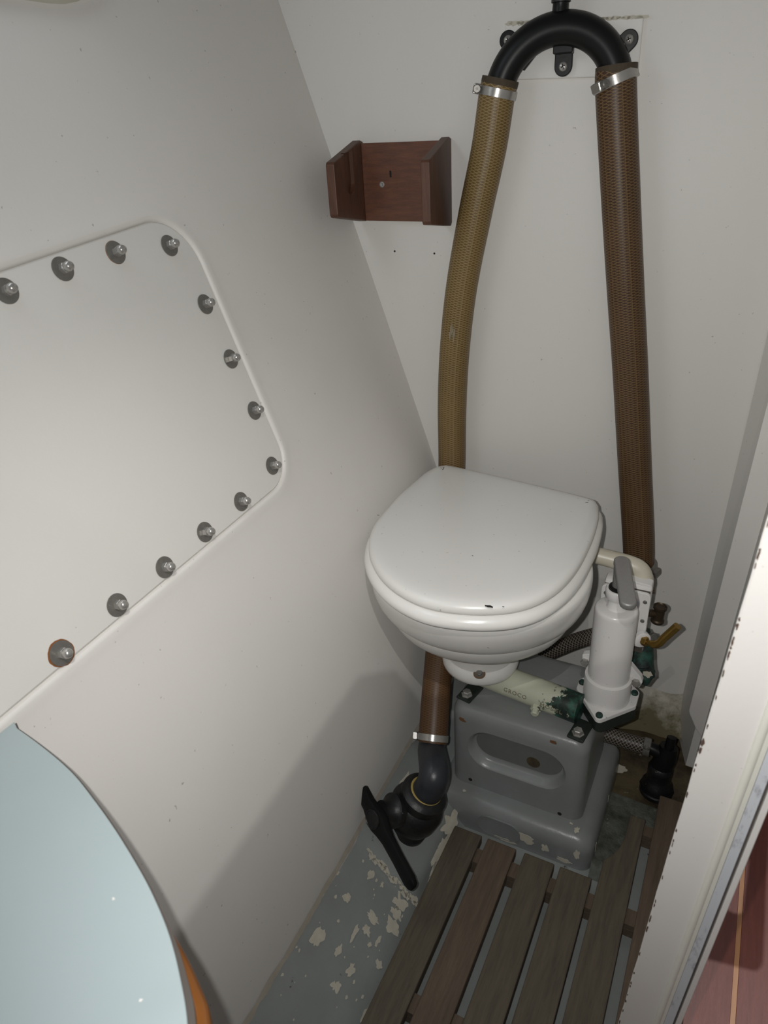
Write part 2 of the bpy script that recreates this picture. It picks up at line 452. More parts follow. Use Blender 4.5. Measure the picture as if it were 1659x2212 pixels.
# right partition: angled return next to the bulkhead, then fore and aft behind the jamb
bm = loft([[V((x + sh * (z - ZF), y, z)) for x, y, sh in ((-.003, 1.1285, .030), (.026, 1.030, .036), (.038, 1.0295, .042), (.013, .475, .042), (.026, .475, .042), (.054, 1.040, .042), (.03, 1.15, .030))] for z in (ZF, 1.75)])
wall_right = obj('wall_right', bm, M['bulkhead'], kind='structure')
poly = round_poly([(.0135, .100), (.030, .066), (.0595, .028), (.1000, 1.70), (.0720, 1.70)], [.025, .01, 0, 0, 0], 6)
obj('web_panel', prism([(x, 1.020, z) for x, z in poly], (0, .008, 0), bevel=.0015), M['jamb'], wall_right, label='white web panel with a rounded lower corner')

# floor
floor = obj('floor', box((-.33, -.45, ZF - .02), (.0695, .905, ZF)), M['gray'], kind='structure')
bm = box((-.44, .905, ZF - .032), (.075, 1.17, ZF - .006))
bmesh.ops.subdivide_edges(bm, edges=bm.edges, cuts=24, use_grid_fill=True)
for v in bm.verts:
    if v.co.z > ZF - .01: v.co.z += .006 * noise.noise(v.co * 22)
obj('bare_floor', bm, M['bare'], floor, label='bare brown unpainted floor behind the plinth', smooth=60)
# sloping bilge side with a fairing pad under the seacock
SN = V((1, 0, 1)).normalized(); SU = V((0, 1, 0)); SV = V((-1, 0, 1)).normalized()
def sp(y, s, off=0.0): return V((-.293, y, ZF)) + SV * s + SN * off      # s metres up the slope
bm = bmesh.new(); rows = []
NY = 150
for i in range(NY):
    y = -.45 + i * 1.6 / (NY - 1); row = []
    for k in range(19):
        s = -.004 + k * .010
        pad = max(0, min(1, (y - .575) / .012)) * max(0, min(1, (.80 - y) / .03)) * max(0, min(1, (s - .02) / .012))
        row.append(bm.verts.new(sp(y, s, .009 * pad + .0012 * noise.noise(V((y * 14, s * 14, 3))) + .001)))
    rows.append(row)
for A, B in zip(rows, rows[1:]):
    for k in range(len(A) - 1): bm.faces.new((A[k], A[k + 1], B[k + 1], B[k]))
obj('bilge_slope', bm, M['gray'], floor, smooth=50, label='gray painted slope between the duckboard and the hull')
def slope_s(x, z): return (V((x, 0, z)) - V((-.293, 0, ZF))).dot(SV)
bm = bmesh.new(); specs = []
for (x, y, z, ru, rv, k) in [(-.385, .434, .057, .013, .008, 0), (-.325, .556, -.003, .012, .012, 0), (-.322, .540, -.006, .007, .011, 0), (-.320, .522, -.008, .010, .012, 0),
        (-.343, .509, .015, .006, .012, 0), (-.379, .501, .051, .006, .006, 0), (-.368, .552, .04, .007, .005, 0), (-.343, .489, .015, .006, .008, 0), (-.353, .474, .025, .011, .004, 0),
        (-.327, .490, -.001, .008, .003, 0), (-.36, .440, .032, .009, .004, 0), (-.339, .435, .011, .010, .005, 0), (-.345, .405, .017, .008, .006, 0), (-.315, .468, -.013, .006, .005, 0),
        (-.401, .516, .073, .003, .003, 0), (-.352, .555, .024, .004, .003, 0), (-.334, .478, .004, .004, .003, 0), (-.30, .41, -.02, .012, .004, 0)]:
    specs.append((sp(y, slope_s(x, z), .0018), ru, rv))
flakes(bm, specs, SN, SU)
for k in range(40):
    y = .28 + random.random() * .3; s = .02 + random.random() * .13; r = .0006 + random.random() * .0014
    prism(blob(sp(y, s, .002), SN, SU, r * 1.4, r, k, 9), SN * .0003, bm)
for k in range(16):                                                   # step of the pad, chipped along its lip
    s = .018 + k * .0072; wv = .0032 + .0022 * math.sin(k * 1.9) + .0022 * max(0, math.sin(k * .7))
    prism(blob(sp(.5735 + .003 * math.sin(k * 1.3), s, .0030 + (.0012 if s > .03 else 0)), SN, SU, max(.0018, wv), .0062, k + 40, 20), SN * .0006, bm)
for (y, s, ru, rv) in [(.668, .024, .052, .013), (.715, .030, .02, .013), (.628, .016, .03, .008), (.645, .130, .014, .006), (.70, .14, .02, .006)]:
    prism(blob(sp(y, s, .0075 if s < .03 else .0115), SN, SU, ru, rv, y * 31, 50), SN * .0008, bm)
obj('bare_primer_patch', bm, M['primer'], floor, kind='stuff', label='cream patches where the gray paint has flaked off')
# ragged white paint edge where hull meets slope
bm = bmesh.new(); top = []; bot = []
for k in range(160):
    y = -.2 + k * .0075; e = .006 + .006 * max(-.5, noise.noise(V((y * 60, 1, 0)))) + .003 * noise.noise(V((y * 170, 5, 0)))
    z = .078 + (.024 * max(0, y - .4) / .5)
    top.append(bm.verts.new(hp(y, z + .006 + .003 * noise.noise(V((y * 30, 9, 0))), .0008))); bot.append(bm.verts.new(hp(y, z - e + .001, .0022)))
for k in range(159): bm.faces.new((top[k], top[k + 1], bot[k + 1], bot[k]))
obj('paint_edge', bm, plain('ragged_white_paint', (.56, .51, .43), .7, var=.3, scale=90), wall_left, label='ragged cream paint edge at the foot of the hull')

# doorway jamb: painted face, bead, scuffed strip, dark groove and thin edge
def jp(xb, xt, z, dy=0.0):                                           # x at z = .15 and at z = .80
    t = (z - .15) / .65; return V((xb + (xt - xb) * t, .4617 - .078 * z + dy, z))
ZJ0, ZJ1 = .003, 1.75
def jslab(x0b, x0t, x1b, x1t, front, back, bevel=0.0, rag=0.0):
    bm = bmesh.new(); n = 60; R = []
    for k in range(n + 1):
        z = ZJ0 + (ZJ1 - ZJ0) * k / n
        j = rag * noise.noise(V((z * 60, 2, 0)))
        R.append([jp(x0b, x0t, z, front + bevel) + V((j, 0, 0)), jp(x0b, x0t, z, front) + V((bevel + j, 0, 0)), jp(x1b, x1t, z, front) - V((bevel, 0, 0)), jp(x1b, x1t, z, front + bevel), jp(x1b, x1t, z, back), jp(x0b + (.0045 if rag else 0), x0t + (.0045 if rag else 0), z, back) + V((j, 0, 0))])
    return loft(R, bm)
jamb = obj('door_1', jslab(-.0020, .0252, .0335, .0600, 0, .022, .0012, .0009), M['jamb'], kind='structure', smooth=40)
obj('bead', tube([jp(.0315, .0585, ZJ0 + .002, .001), jp(.0315, .0585, ZJ1, .001)], .0035, 14, 1), M['bead'], jamb, smooth=60, label='rounded paint bead along the jamb')
obj('paint_band', jslab(.0340, .0610, .0372, .0650, -.001, .018, .0004), M['bead'], jamb)
obj('scuffed_strip', jslab(.0373, .0652, .0452, .0720, .001, .018, .0004), M['strip'], jamb, label='scuffed gray strip along the jamb')
obj('groove', jslab(.0453, .0722, .0470, .0742, .004, .018, .0002), M['lam_edge'], jamb)
obj('edge_strip', jslab(.0471, .0743, .0520, .0785, .0, .03, .0006), M['jamb'], jamb)
bm = bmesh.new()
for k in range(55):                                                   # chips along the worn arris
    z = .12 + .75 * random.random(); t = (z - .15) / .65; big = (.585 < z < .62)
    c = jp(-.0020, .0252, z, -.0003) + V((.0009, 0, 0))
    q = blob(c, V((0, -1, -.078)), V((0, 0, 1)), .0010 + random.random() * (.004 if big else .0022), .0004 + random.random() * (.0008 if big else .0003), k, 12)
    prism(q, (0, -.0003, 0), bm)
obj('worn_chip', bm, plain('bare_brown_wood', (.085, .050, .035), .8), jamb, kind='stuff', label='brown bare wood chips along the jamb edge')

# cabin sole outside the doorway, planks divided by pale inlay strips
cabin = obj('floor', box((.0700, -.9, -.06), (1.3, 1.2, -.022)), M['lam_edge'], kind='structure')
xs = .1255
for k in range(-1, 5):
    x0 = xs + k * .07
    if k >= 0: obj('inlay_strip', box((x0 - .003, -.9, -.0225), (x0 + .003, 1.2, -.0005)), M['holly'], cabin)
    obj('plank', box((max(.0702, x0 + .0032), -.9, -.0225), (x0 + .0668, 1.2, 0), bevel=.0003, seg=1), M['sole'], cabin)

# stowage port frame high on the hull
pp = round_poly([(-.2, 1.139), (.72, 1.144), (.76, 1.40), (-.2, 1.40)], [.05, .14, .10, .05], 10)
ppd = [hp(*p, .004) for p in dens(pp, .03)]
bm = bmesh.new(); n = len(ppd)
rg = []
for off, d in ((0, -.009), (.005, -.008), (.008, -.004), (.005, .001), (.0, .003)):
    rg.append([hp(*p, off) for p in offset_poly(dens(pp, .03), d)])
loft(rg, bm, caps=False)
port = obj('window_1', bm, plain('cream_frame', (.56, .54, .46), .35, var=.15), kind='structure', smooth=60)
bm = bmesh.new(); vs = [bm.verts.new(hp(*p, .0025)) for p in offset_poly(dens(pp, .03), -.006)]; bm.faces.new(vs)
obj('curtain', bm, M['curtain'], port, label='dark red curtain behind the frame')
bm = bmesh.new(); vs = [bm.verts.new(hp(*p, .0055)) for p in offset_poly(dens(pp, .03), -.006)]; bm.faces.new(vs)
tg = NT('window_glass'); tg.b.inputs['Transmission Weight'].default_value = 1.0; tg.b.inputs['Alpha'].default_value = .25
obj('pane', bm, tg.fin(c4(.9, .95, .95), .05), port)

# unseen board added under the spot; shaped to shade the sole and hull foot
L_ = LAMP; ZC = 1.10
def at_zc(p):
    p = V(p); t = (ZC - L_.z) / (p.z - L_.z); q = L_ + (p - L_) * t; return (q.x, q.y)
edge = [at_zc(q) for q in ((hx(.250), .258, .250), (hx(.252), .30, .252), (hx(.258), .42, .258), (hx(.27), .60, .27), (hx(.272), .66, .272))]
poly = edge + [at_zc((-.395, .72, .262)), at_zc((-.33, .70, .262)), at_zc((-.30, .76, .20)), at_zc((-.05, 1.0, .10)), at_zc((.08, 1.0, .10)), (.02, .054), (-.052, .055), (-.084, .071)]
obj('shade_board', prism([(x, y, ZC) for x, y in poly], (0, 0, .012)), M['bulkhead'], kind='structure')

# ------------------------------------------------------------------ duckboard
duck = thing('duckboard', 'weathered brown teak duckboard of narrow slats on the floor', 'duckboard', (-.14, .4, ZF))
slx = [(-.298, -.2510), (-.2410, -.1935), (-.1800, -.1325), (-.1235, -.0755)]
for i, (x0, x1) in enumerate(slx):
    obj('slat', box((x0, -.4, -.018), (x1, .713, 0), bevel=.002), M['teak_b' if i == 1 else 'teak'], duck)
p5 = [(-.066, -.4), (-.0195, -.4), (-.0195, .852), (-.0435, .852), (-.0440, .805), (-.0475, .785), (-.056, .765), (-.066, .752)]
obj('slat', prism([(x, y, -.018) for x, y in p5], (0, 0, .018), bevel=.0015), M['teak'], duck, label='long slat cut away round the plinth')
obj('slat', box((-.0055, -.4, -.018), (.0420, .912, 0), bevel=.002), M['teak_b'], duck)
for (y0, y1, x0, x1) in ((.668, .693, -.297, .04), (.43, .455, -.297, .04), (.16, .185, -.297, .04), (.826, .846, -.043, .04)):
    obj('batten', box((x0, y0, ZF), (x1, y1, -.0176), bevel=.001), M['teak_b'], duck)
    for (a, b) in zip([-.2510, -.1935, -.1325, -.0755, -.0195], [-.2410, -.18, -.1235, -.066, -.0055]):
        if a > x0: obj('spacer', box((a, y0, -.0175), (b, y1, -.007)), M['teak_b'], duck)

# ------------------------------------------------------------------ plinth
ped = thing('toilet_plinth', 'gray painted moulded plinth carrying the toilet on the floor', 'plinth', (-.21, .86, ZF))
def rrect(x0, x1, y0, y1, r, z, n=6): return [V((x, y, z)) for x, y in round_poly([(x0, y0), (x1, y0), (x1, y1), (x0, y1)], r, n)]
# rounded skirt
rs = []
for ins, z, r in ((0, ZF - .002, .022), (0, .0, .022), (.001, .012, .022), (.006, .022, .022), (.014, .028, .021), (.026, .030, .018), (.04, .030, .012)):
    rs.append(rrect(-.352 + ins, -.082 - ins, .742 + ins, .985 - ins, r, z))
obj('skirt', loft(rs), M['ped'], ped, smooth=50)
# upper box with an oval recess in its front face
bx0, bx1, by0, by1, bz0, bz1 = -.3305, -.1095, .777, .962, .026, .1955
def oval(cx, cz, hw, hh, n=12):
    pts = []
    for k in range(n + 1): a = -math.pi / 2 + math.pi * k / n; pts.append((cx + hw - hh + hh * math.cos(a), cz + hh * math.sin(a)))
    for k in range(n + 1): a = math.pi / 2 + math.pi * k / n; pts.append((cx - hw + hh + hh * math.cos(a), cz + hh * math.sin(a)))
    return pts
rs = []
for ins, z in ((0, bz0), (0, .17), (.0005, .182), (.004, .190), (.009, .1945), (.018, .1955)):
    rs.append(rrect(bx0 + ins, bx1 - ins, by0 + ins, by1 - ins, .020, z))
shell = loft(rs)
me_s = bpy.data.meshes.new('box_tmp'); bmesh.ops.recalc_face_normals(shell, faces=shell.faces); shell.to_mesh(me_s); shell.free()
cut = bmesh.new(); OV = oval(-.2200, .1195, .0775, .0365)
rr = []
for y, g in ((by0 - .01, .004), (by0 + .0005, .004), (by0 + .004, .0), (by0 + .012, -.002), (by0 + .0150, -.005), (by0 + .0162, -.010)):
    rr.append([V((x + math.copysign(1, x + .2200) * 0 + (x + .2200) * g / .08, y, z + (z - .1195) * g / .037)) for x, z in OV])
loft(rr, cut); bmesh.ops.recalc_face_normals(cut, faces=cut.faces)
me_c = bpy.data.meshes.new('cut_tmp'); cut.to_mesh(me_c); cut.free()
oa = bpy.data.objects.new('oa', me_s); ob = bpy.data.objects.new('ob', me_c); C.objects.link(oa); C.objects.link(ob)
md = oa.modifiers.new('b', 'BOOLEAN'); md.operation = 'DIFFERENCE'; md.object = ob; md.solver = 'EXACT'
dg = bpy.context.evaluated_depsgraph_get(); dg.update()
bm = bmesh.new(); bm.from_mesh(oa.evaluated_get(dg).to_mesh()); bpy.data.objects.remove(oa); bpy.data.objects.remove(ob)
obj('plinth_box', bm, M['ped'], ped, smooth=40)
RF = oval(-.2195, .1235, .0715, .0285)
obj('recess_floor', prism([(x, by0 + .0150, z) for x, z in RF], (0, .0022, 0), bevel=.0006), plain('dirty_gray_paint', (.165, .175, .165), .4, var=.3), ped, label='dirtier flat back of the oval recess')
obj('drain_hole', lathe([(.0085, -.001), (.0095, .0002), (.0105, .0006), (.011, 0)], (-.1945, by0 + .0148, .1125), (0, -1, 0), 24), M['bare'], ped, label='round hole in the oval recess', smooth=50)
for (x, z) in ((-.2955, .041), (-.1435, .035), (-.217, .051)):
    obj('screw_hole', lathe([(.0034, -.001), (.0034, .0004), (.0022, .0006)], (x, by0, z), (0, -1, 0), 14), M['dark_hole'] if z < .045 else M['ped'], ped)
for (x, z) in ((-.310, .172), (-.162, .184)):
    bm = bmesh.new(); prism(blob((x, by0 - .0002 if z < .18 else by0 + .001, z), (0, -1, 0), (1, 0, 0), .005, .0035, x * 50, 18), (0, -.0006, 0), bm)
    obj('rust_spot', bm, plain('dull_rust', (.16, .075, .03), .85), ped, label='rust spot on the plinth')
# lower oval on the skirt front
ov2 = oval(-.232, -.006, .036, .020)
bm = loft([[V((x, .7425, z)) for x, z in ov2], [V((x, .7392, z)) for x, z in ov2], [V(((x + .232) * .91 - .232, .7398, (z + .006) * .84 - .006)) for x, z in ov2]])
obj('oval_boss', bm, M['ped'], ped, smooth=30)
bm = bmesh.new()
flakes(bm, [(V((-.185, .7418, -.006)), .013, .009), (V((-.155, .7418, -.012)), .006, .008), (V((-.105, .7425, .0)), .004, .010), (V((-.125, .7418, -.024)), .012, .004), (V((-.22, .7400, -.026)), .016, .003)], (0, -1, 0), (1, 0, 0))
flakes(bm, [(V((-.0815, .765, .004)), .003, .009), (V((-.0815, .86, .01)), .004, .006)], (1, 0, 0), (0, 1, 0))
flakes(bm, [(V((-.112, .762, .0305)), .004, .006), (V((-.123, .77, .0305)), .003, .002), (V((-.3, .76, .0295)), .003, .002)], (0, 0, 1), (1, 0, 0))
obj('bare_patch', bm, M['primer'], ped, kind='stuff', label='cream chips in the gray plinth paint')
# filler smeared beside the plinth
bm = bmesh.new(); rows = []
for i in range(30):
    y = .735 + i * .006; row = []
    for k in range(10):
        x = -.084 + k * (.0068 - .00011 * abs(i - 14) + .0062 * max(0, min(1, (y - .835) / .03)))
        h = (.016 * (1 - k / 10) ** .8 + .003 * noise.noise(V((x * 60, y * 60, 0)))) * min(1, i / 4) * (1 - .5 * max(0, min(1, (y - .835) / .03)))
        row.append(bm.verts.new((x, y, ZF + max(.0005, h))))
    rows.append(row)
for A, B in zip(rows, rows[1:]):
    for k in range(9): bm.faces.new((A[k], A[k + 1], B[k + 1], B[k]))
obj('filler', bm, M['putty'], floor, smooth=60, label='rough green-gray filler between plinth and long slat')

# ------------------------------------------------------------------ toilet
toilet = thing('marine_toilet', 'white marine toilet with closed lid on a gray plinth', 'toilet', (-.307, .851, .196))
lid_xy = [(-.447, .997), (-.4535, .97), (-.4560, .925), (-.458, .88), (-.4555, .834), (-.449, .777), (-.433, .733), (-.409, .695), (-.374, .661), (-.332, .638), (-.286, .630), (-.231, .643), (-.189, .670), (-.162, .714), (-.149, .776), (-.1475, .852), (-.152, .915), (-.1575, .945), (-.163, .962), (-.180, .974), (-.272, .991), (-.410, 1.012), (-.435, 1.010)]
lid_xy = [(p.x, p.y) for p in resample([V((*q, 0)) for q in lid_xy + lid_xy[:1]], 4)][:-1]
lid_xy = lid_xy[::-1]
ctr = V((-.30, .82, 0))
def ring(poly, d, z, dome=0.0):
    return [V((x, y, z)) for x, y in offset_poly(poly, d)]
if sum(a[0] * b[1] - b[0] * a[1] for a, b in zip(lid_xy, lid_xy[1:] + lid_xy[:1])) < 0: lid_xy = lid_xy[::-1]
bm = loft([ring(lid_xy, d, z) for d, z in ((-.02, .4915), (-.004, .4915), (-.0008, .4930), (0, .4965), (-.0006, .5005), (-.003, .5040), (-.008, .5062), (-.016, .5072), (-.03, .5074), (-.05, .5064))], caps=False)
inner = ring(lid_xy, -.05, .5078); f1 = bm.verts.new((ctr.x, ctr.y, .5058))
bm.verts.ensure_lookup_table(); n = len(lid_xy); top = bm.verts[9 * n:10 * n]
for k in range(n): bm.faces.new((top[k], top[(k + 1) % n], f1))
lid = obj('lid', bm, M['lid'], toilet, smooth=60)
bm = bmesh.new()
for (x, y, r, q) in ((-.222, .6465, .0035, 1), (-.2265, .6462, .0020, 2), (-.207, .652, .001, 3), (-.4525, .80, .0012, 4), (-.281, .745, .0009, 5)):
    prism(blob((x, y, .5068 if y < .7 else .5076), (0, 0, 1), (1, -.1, 0), r, r * .55, q, 14), (0, 0, .0003), bm)
obj('chip', bm, M['dark_hole'], lid, kind='stuff', label='small dark chip in the white enamel')
bm = loft([ring(lid_xy, d, z) for d, z in ((-.02, .471), (.0, .471), (.0045, .4725), (.0070, .4765), (.0074, .481), (.0058, .486), (.001, .4900), (-.006, .4914), (-.02, .4914))])
for v in bm.verts: v.co.x = max(v.co.x, -.4655)
seat = obj('seat', bm, M['gelcoat'], toilet, smooth=60)
for (x, y) in ((-.375, .992), (-.225, .970)):
    hg = obj('hinge', box((x - .012, y - .012, .462), (x + .012, y + .025, .498), bevel=.005), M['gelcoat'], toilet)
cf, cr = V((-.307, .851)), V((-.290, .796))
def cen(z):
    t = max(0, min(1, (z - .3) / .16)); return cf + (cr - cf) * t
prof = [(.02, .470), (.149, .4705), (.1535, .4690), (.1560, .465), (.1568, .455), (.1565, .44), (.1555, .428), (.1535, .417), (.1510, .409), (.1480, .4035), (.1455, .4015), (.1420, .4005), (.1375, .4000), (.1372, .3985), (.1390, .3960), (.1398, .3910), (.1392, .382), (.1370, .3715), (.1335, .3630), (.1290, .3575), (.120, .3530), (.104, .349), (.082, .335), (.066, .312), (.058, .285), (.056, .256), (.02, .256)]
bm = lathe([(r, z) for r, z in prof], (0, 0, 0), (0, 0, 1), 72, centers=[tuple(cen(z)) for r, z in prof])
bowl = obj('bowl', bm, M['gelcoat'], toilet, smooth=40)
bf = lathe([(.02, .262), (.050, .262), (.056, .2605), (.0605, .2560), (.0625, .250), (.0625, .244), (.061, .2385), (.057, .2345), (.050, .2335), (.02, .2335)], (cf.x, cf.y, 0), (0, 0, 1), 56)
obj('bowl_foot', bf, M['gelcoat'], toilet, smooth=60)
b0 = obj('bowl_bolt', lathe([(.0062, 0), (.0066, .0006), (.0062, .0012), (.0048, .0014), (.0048, .0038), (.004, .0046), (0, .0048)], (-.288, .7955, .2605), (0, -.25, 1), 18), M['washer'], toilet, smooth=40)
obj('rubber_washer', lathe([(.0095, -.0004), (.0095, .0006), (.006, .0008)], (-.288, .7955, .2605), (0, -.25, 1), 22), plain('brown_rubber', (.17, .11, .07), .7), toilet, label='brown rubber washer on the bowl foot')

# casting under the bowl
MA, MB_ = V((-.318, .852, .216)), V((-.136, .826, .219)); MD = (MB_ - MA).normalized()
cast = obj('casting', tube([MA, MB_], .0235, 36, 1, caps=True), M['corroded'], toilet, smooth=50, label='cream cast pipe going green at the pump end')
lathe_bm = lathe([(.030, 0), (.034, .002), (.034, .016), (.030, .018)], (cf.x, cf.y, .214), (0, 0, 1), 32)
obj('casting_seat', lathe_bm, M['verdigris'], toilet, smooth=40)
def letters(text, t0, ang, size, parent):
    cu = bpy.data.curves.new('letters', 'FONT'); cu.body = text; cu.size = size; cu.extrude = .0009; cu.space_character = 1.15; cu.resolution_u = 2
    o = bpy.data.objects.new('tmp', cu); C.objects.link(o); dg = bpy.context.evaluated_depsgraph_get(); dg.update()
    b = bmesh.new(); b.from_mesh(o.evaluated_get(dg).to_mesh()); bpy.data.objects.remove(o)
    x, y, z = frame(MD, (0, 0, 1))                                   # x sideways, y upwards across the pipe
    if x.y > 0: x = -x
    for v in b.verts:
        a = ang + v.co.y / .0235; r = .0233 + v.co.z
        v.co = MA + MD * (t0 + v.co.x) + (x * math.cos(a) + y * math.sin(a)) * r
    return obj('raised_lettering', b, plain('letter_bronze', (.26, .25, .17), .6, var=.5, scale=200), parent, label='raised cast letters ' + text)
letters('GROCO', .066, .02, .0100, toilet)
letters('MODEL', .128, -.06, .0100, toilet)
obj('drain_plug', lathe([(.0085, 0), (.0085, .006), (.0075, .007), (.0062, .007), (.0062, .013), (.005, .0145), (0, .0145)], MA + MD * .118 + V((.001, -.021, -.009)), (.05, -.9, -.25), 6), M['corroded'], toilet)
for (x, y, rot) in ((-.3125, .805, .2), (-.1305, .7945, .15)):
    bm = box((x - .013, y - .013, .1957), (x + .013, y + .032, .2005), bevel=.003)
    bmesh.ops.rotate(bm, verts=bm.verts, cent=(x, y, .196), matrix=Matrix.Rotation(-rot, 3, 'Z'))
    ft = obj('mounting_foot', bm, M['dark_bronze'], toilet)
    obj('foot_bolt', lathe([(.0095, .2005), (.0095, .2015), (.0072, .2018), (.0074, .2025), (.0070, .2075), (.006, .2085), (0, .2087)], (x, y, 0), (0, 0, 1), 6), M['steel'], ft)

# hand pump
PX, PY = -.1055, .860
obj('pump_base', prism([(x, y, .196) for x, y in round_poly([(-.105, .806), (-.060, .862), (-.066, .905), (-.105, .92), (-.146, .905), (-.149, .862)], .010, 4)], (0, 0, .025), bevel=.002), M['dark_bronze'], toilet, label='dark corroded bronze pump base')
fl = prism([(x, y, .2212) for x, y in round_poly([(-.1055, .801), (-.060, .855), (-.060, .888), (-.078, .905), (-.132, .905), (-.1505, .88), (-.1505, .858)], .007, 4)], (0, 0, .0085), bevel=.0015)
flange = obj('pump_flange', fl, M['pump'], toilet)
for (x, y) in ((-.1055, .8115), (-.0665, .880), (-.1445, .872)):
    obj('flange_bolt', lathe([(.0052, .2297), (.0054, .2325), (.0045, .2345), (0, .2348)], (x, y, 0), (0, 0, 1), 10), M['verdigris'], flange)
obj('pump_cylinder', lathe([(.031, .2295), (.0345, .2297), (.0345, .266), (.0340, .2695), (.0315, .2705), (.0302, .2715), (.0302, .3890), (.0298, .3925), (.0288, .3948), (.0270, .3962), (.0145, .3962), (.0132, .3985), (.0130, .414)], (PX, PY, 0), (0, 0, 1), 48), M['pump'], toilet, smooth=40)
obj('gland_cap', lathe([(.010, .413), (.0165, .4135), (.0178, .415), (.0180, .4270), (.0168, .4285), (.0145, .4288), (.0140, .426)], (PX, PY, 0), (0, 0, 1), 36), M['pump'], toilet, smooth=40)
obj('gland_seal', lathe([(.0138, .425), (.0138, .4315), (.012, .4325), (.0, .4326)], (PX, PY, 0), (0, 0, 1), 28), M['black'], toilet, smooth=40)
hd = obj('pump_handle', tube([(PX, PY, .425), (PX - .001, PY, .450), (PX - .002, PY, .466)], [.0098, .0088, .0088], 20, 3), M['alloy'], toilet, smooth=60, label='gray alloy pump handle')
HA, HB = V((-.1105, .8790, .4655)), V((-.0805, .778, .4550)); hdv = (HB - HA).normalized(); hs = hdv.cross(V((0, 0, 1))).normalized(); hu = hs.cross(hdv)
ol = []
for k in range(9): a = math.pi / 2 - math.pi * k / 8; ol.append((math.dist(HA, HB) + .0107 * math.cos(a) - .0107, .0107 * math.sin(a)))
for k in range(9): a = -math.pi / 2 - math.pi * k / 8; ol.append((.0107 + .0107 * math.cos(a), .0107 * math.sin(a)))
bm = prism([HA + hdv * a + hs * b - hu * .0045 for a, b in ol], hu * .0105, bevel=.003, seg=3)
obj('grip', bm, M['alloy'], hd, smooth=50)
for (s, x, y, z) in ((1, -.066, .874, .268), (-1, -.144, .882, .275)):
    o2 = round_poly([(PX + s * .020, .250), (x + s * .005, z - .016), (x + s * .009, z - .004), (x + s * .006, z + .004), (PX + s * .020, .300)] if s > 0 else [(PX - .020, .255), (x - .004, z - .012), (x - .006, z + .006), (PX - .020, .292)], .003, 3)
    ear = obj('pump_ear', prism([(a, y - .004, b) for a, b in o2], (0, .011, 0), bevel=.001), M['pump'], toilet)
    obj('ear_bolt', lathe([(.0065, 0), (.0067, .0045), (.0052, .006), (0, .0062)], (x, y - .0042, z - .006), (.1 * s, -1, .1), 6), M['steel'], ear)
# valve housing behind the pump
hy = .905
hous = obj('valve_housing', box((-.1335, hy + .0065, .285), (-.0665, hy + .03, .4065), bevel=.004), M['pump'], toilet, smooth=30)
cover = obj('valve_cover', prism([(x, hy, z) for x, z in round_poly([(-.136, .300), (-.066, .300), (-.0655, .398), (-.136, .400)], .007, 4)], (0, .0055, 0), bevel=.0012), M['pump'], toilet)
obj('gasket', box((-.1325, hy + .0054, .2865), (-.0675, hy + .0067, .3995)), M['lam_edge'], toilet)
obj('raised_panel', prism([(x, hy - .0025, z) for x, z in round_poly([(-.122, .305), (-.08, .305), (-.08, .388), (-.122, .388)], .008, 4)], (0, .004, 0), bevel=.001), plain('gray_enamel', (.45, .44, .47), .35, var=.1), cover)
for (x, z) in ((-.129, .386), (-.0725, .384), (-.0725, .350), (-.0725, .315), (-.129, .35)):
    obj('cover_screw', lathe([(.0030, 0), (.0030, .0012), (.0022, .0016), (0, .0014)], (x, hy - .0002, z), (0, -1, 0), 12), M['washer'], cover)
obj('outlet_block', prism([(x, hy + .008, z) for x, z in round_poly([(-.106, .398), (-.066, .398), (-.067, .4085), (-.104, .4120)], .003, 3)], (0, .018, 0), bevel=.002), M['pump'], toilet)
obj('outlet_boss', lathe([(.013, 0), (.013, .006), (.0115, .007), (.0, .007)], (-.071, hy - .005, .322), (.55, -.8, 0), 24), M['pump'], toilet, smooth=40)
# brass cock
ck = thing('brass_tail_pipe', 'bent brass pipe stub sticking out beside the white pump', 'pipe', (-.066, hy - .012, .325))
obj('hex_nut', lathe([(.0072, 0), (.0075, .001), (.0075, .0065), (.0065, .0075), (.004, .0075)], (-.0675, hy - .0100, .3225), (.9, -.4, .05), 6), M['brass'], ck)
obj('pipe', tube([(-.062, hy - .0125, .323), (-.052, hy - .016, .3245), (-.0445, hy - .018, .3300), (-.038, hy - .018, .342), (-.0235, hy - .018, .3675)], [.0035, .0058, .0060, .0060, .0060], 20, 6), M['brass'], ck, smooth=60)

# cream flush pipe from bowl to housing
fp = thing('flush_pipe', 'cream plastic elbow pipe from the bowl to the white pump', 'pipe', (-.09, .935, .42))
obj('elbow', tube([(-.190, .932, .4260), (-.160, .938, .4265), (-.128, .940, .4235), (-.104, .940, .4210), (-.0895, .940, .4150), (-.0820, .939, .4020), (-.0805, .938, .3850)], [.0130, .0130, .0132, .0136, .0140, .0140, .0140], 28, 8), M['cream_pvc'], fp, smooth=60)

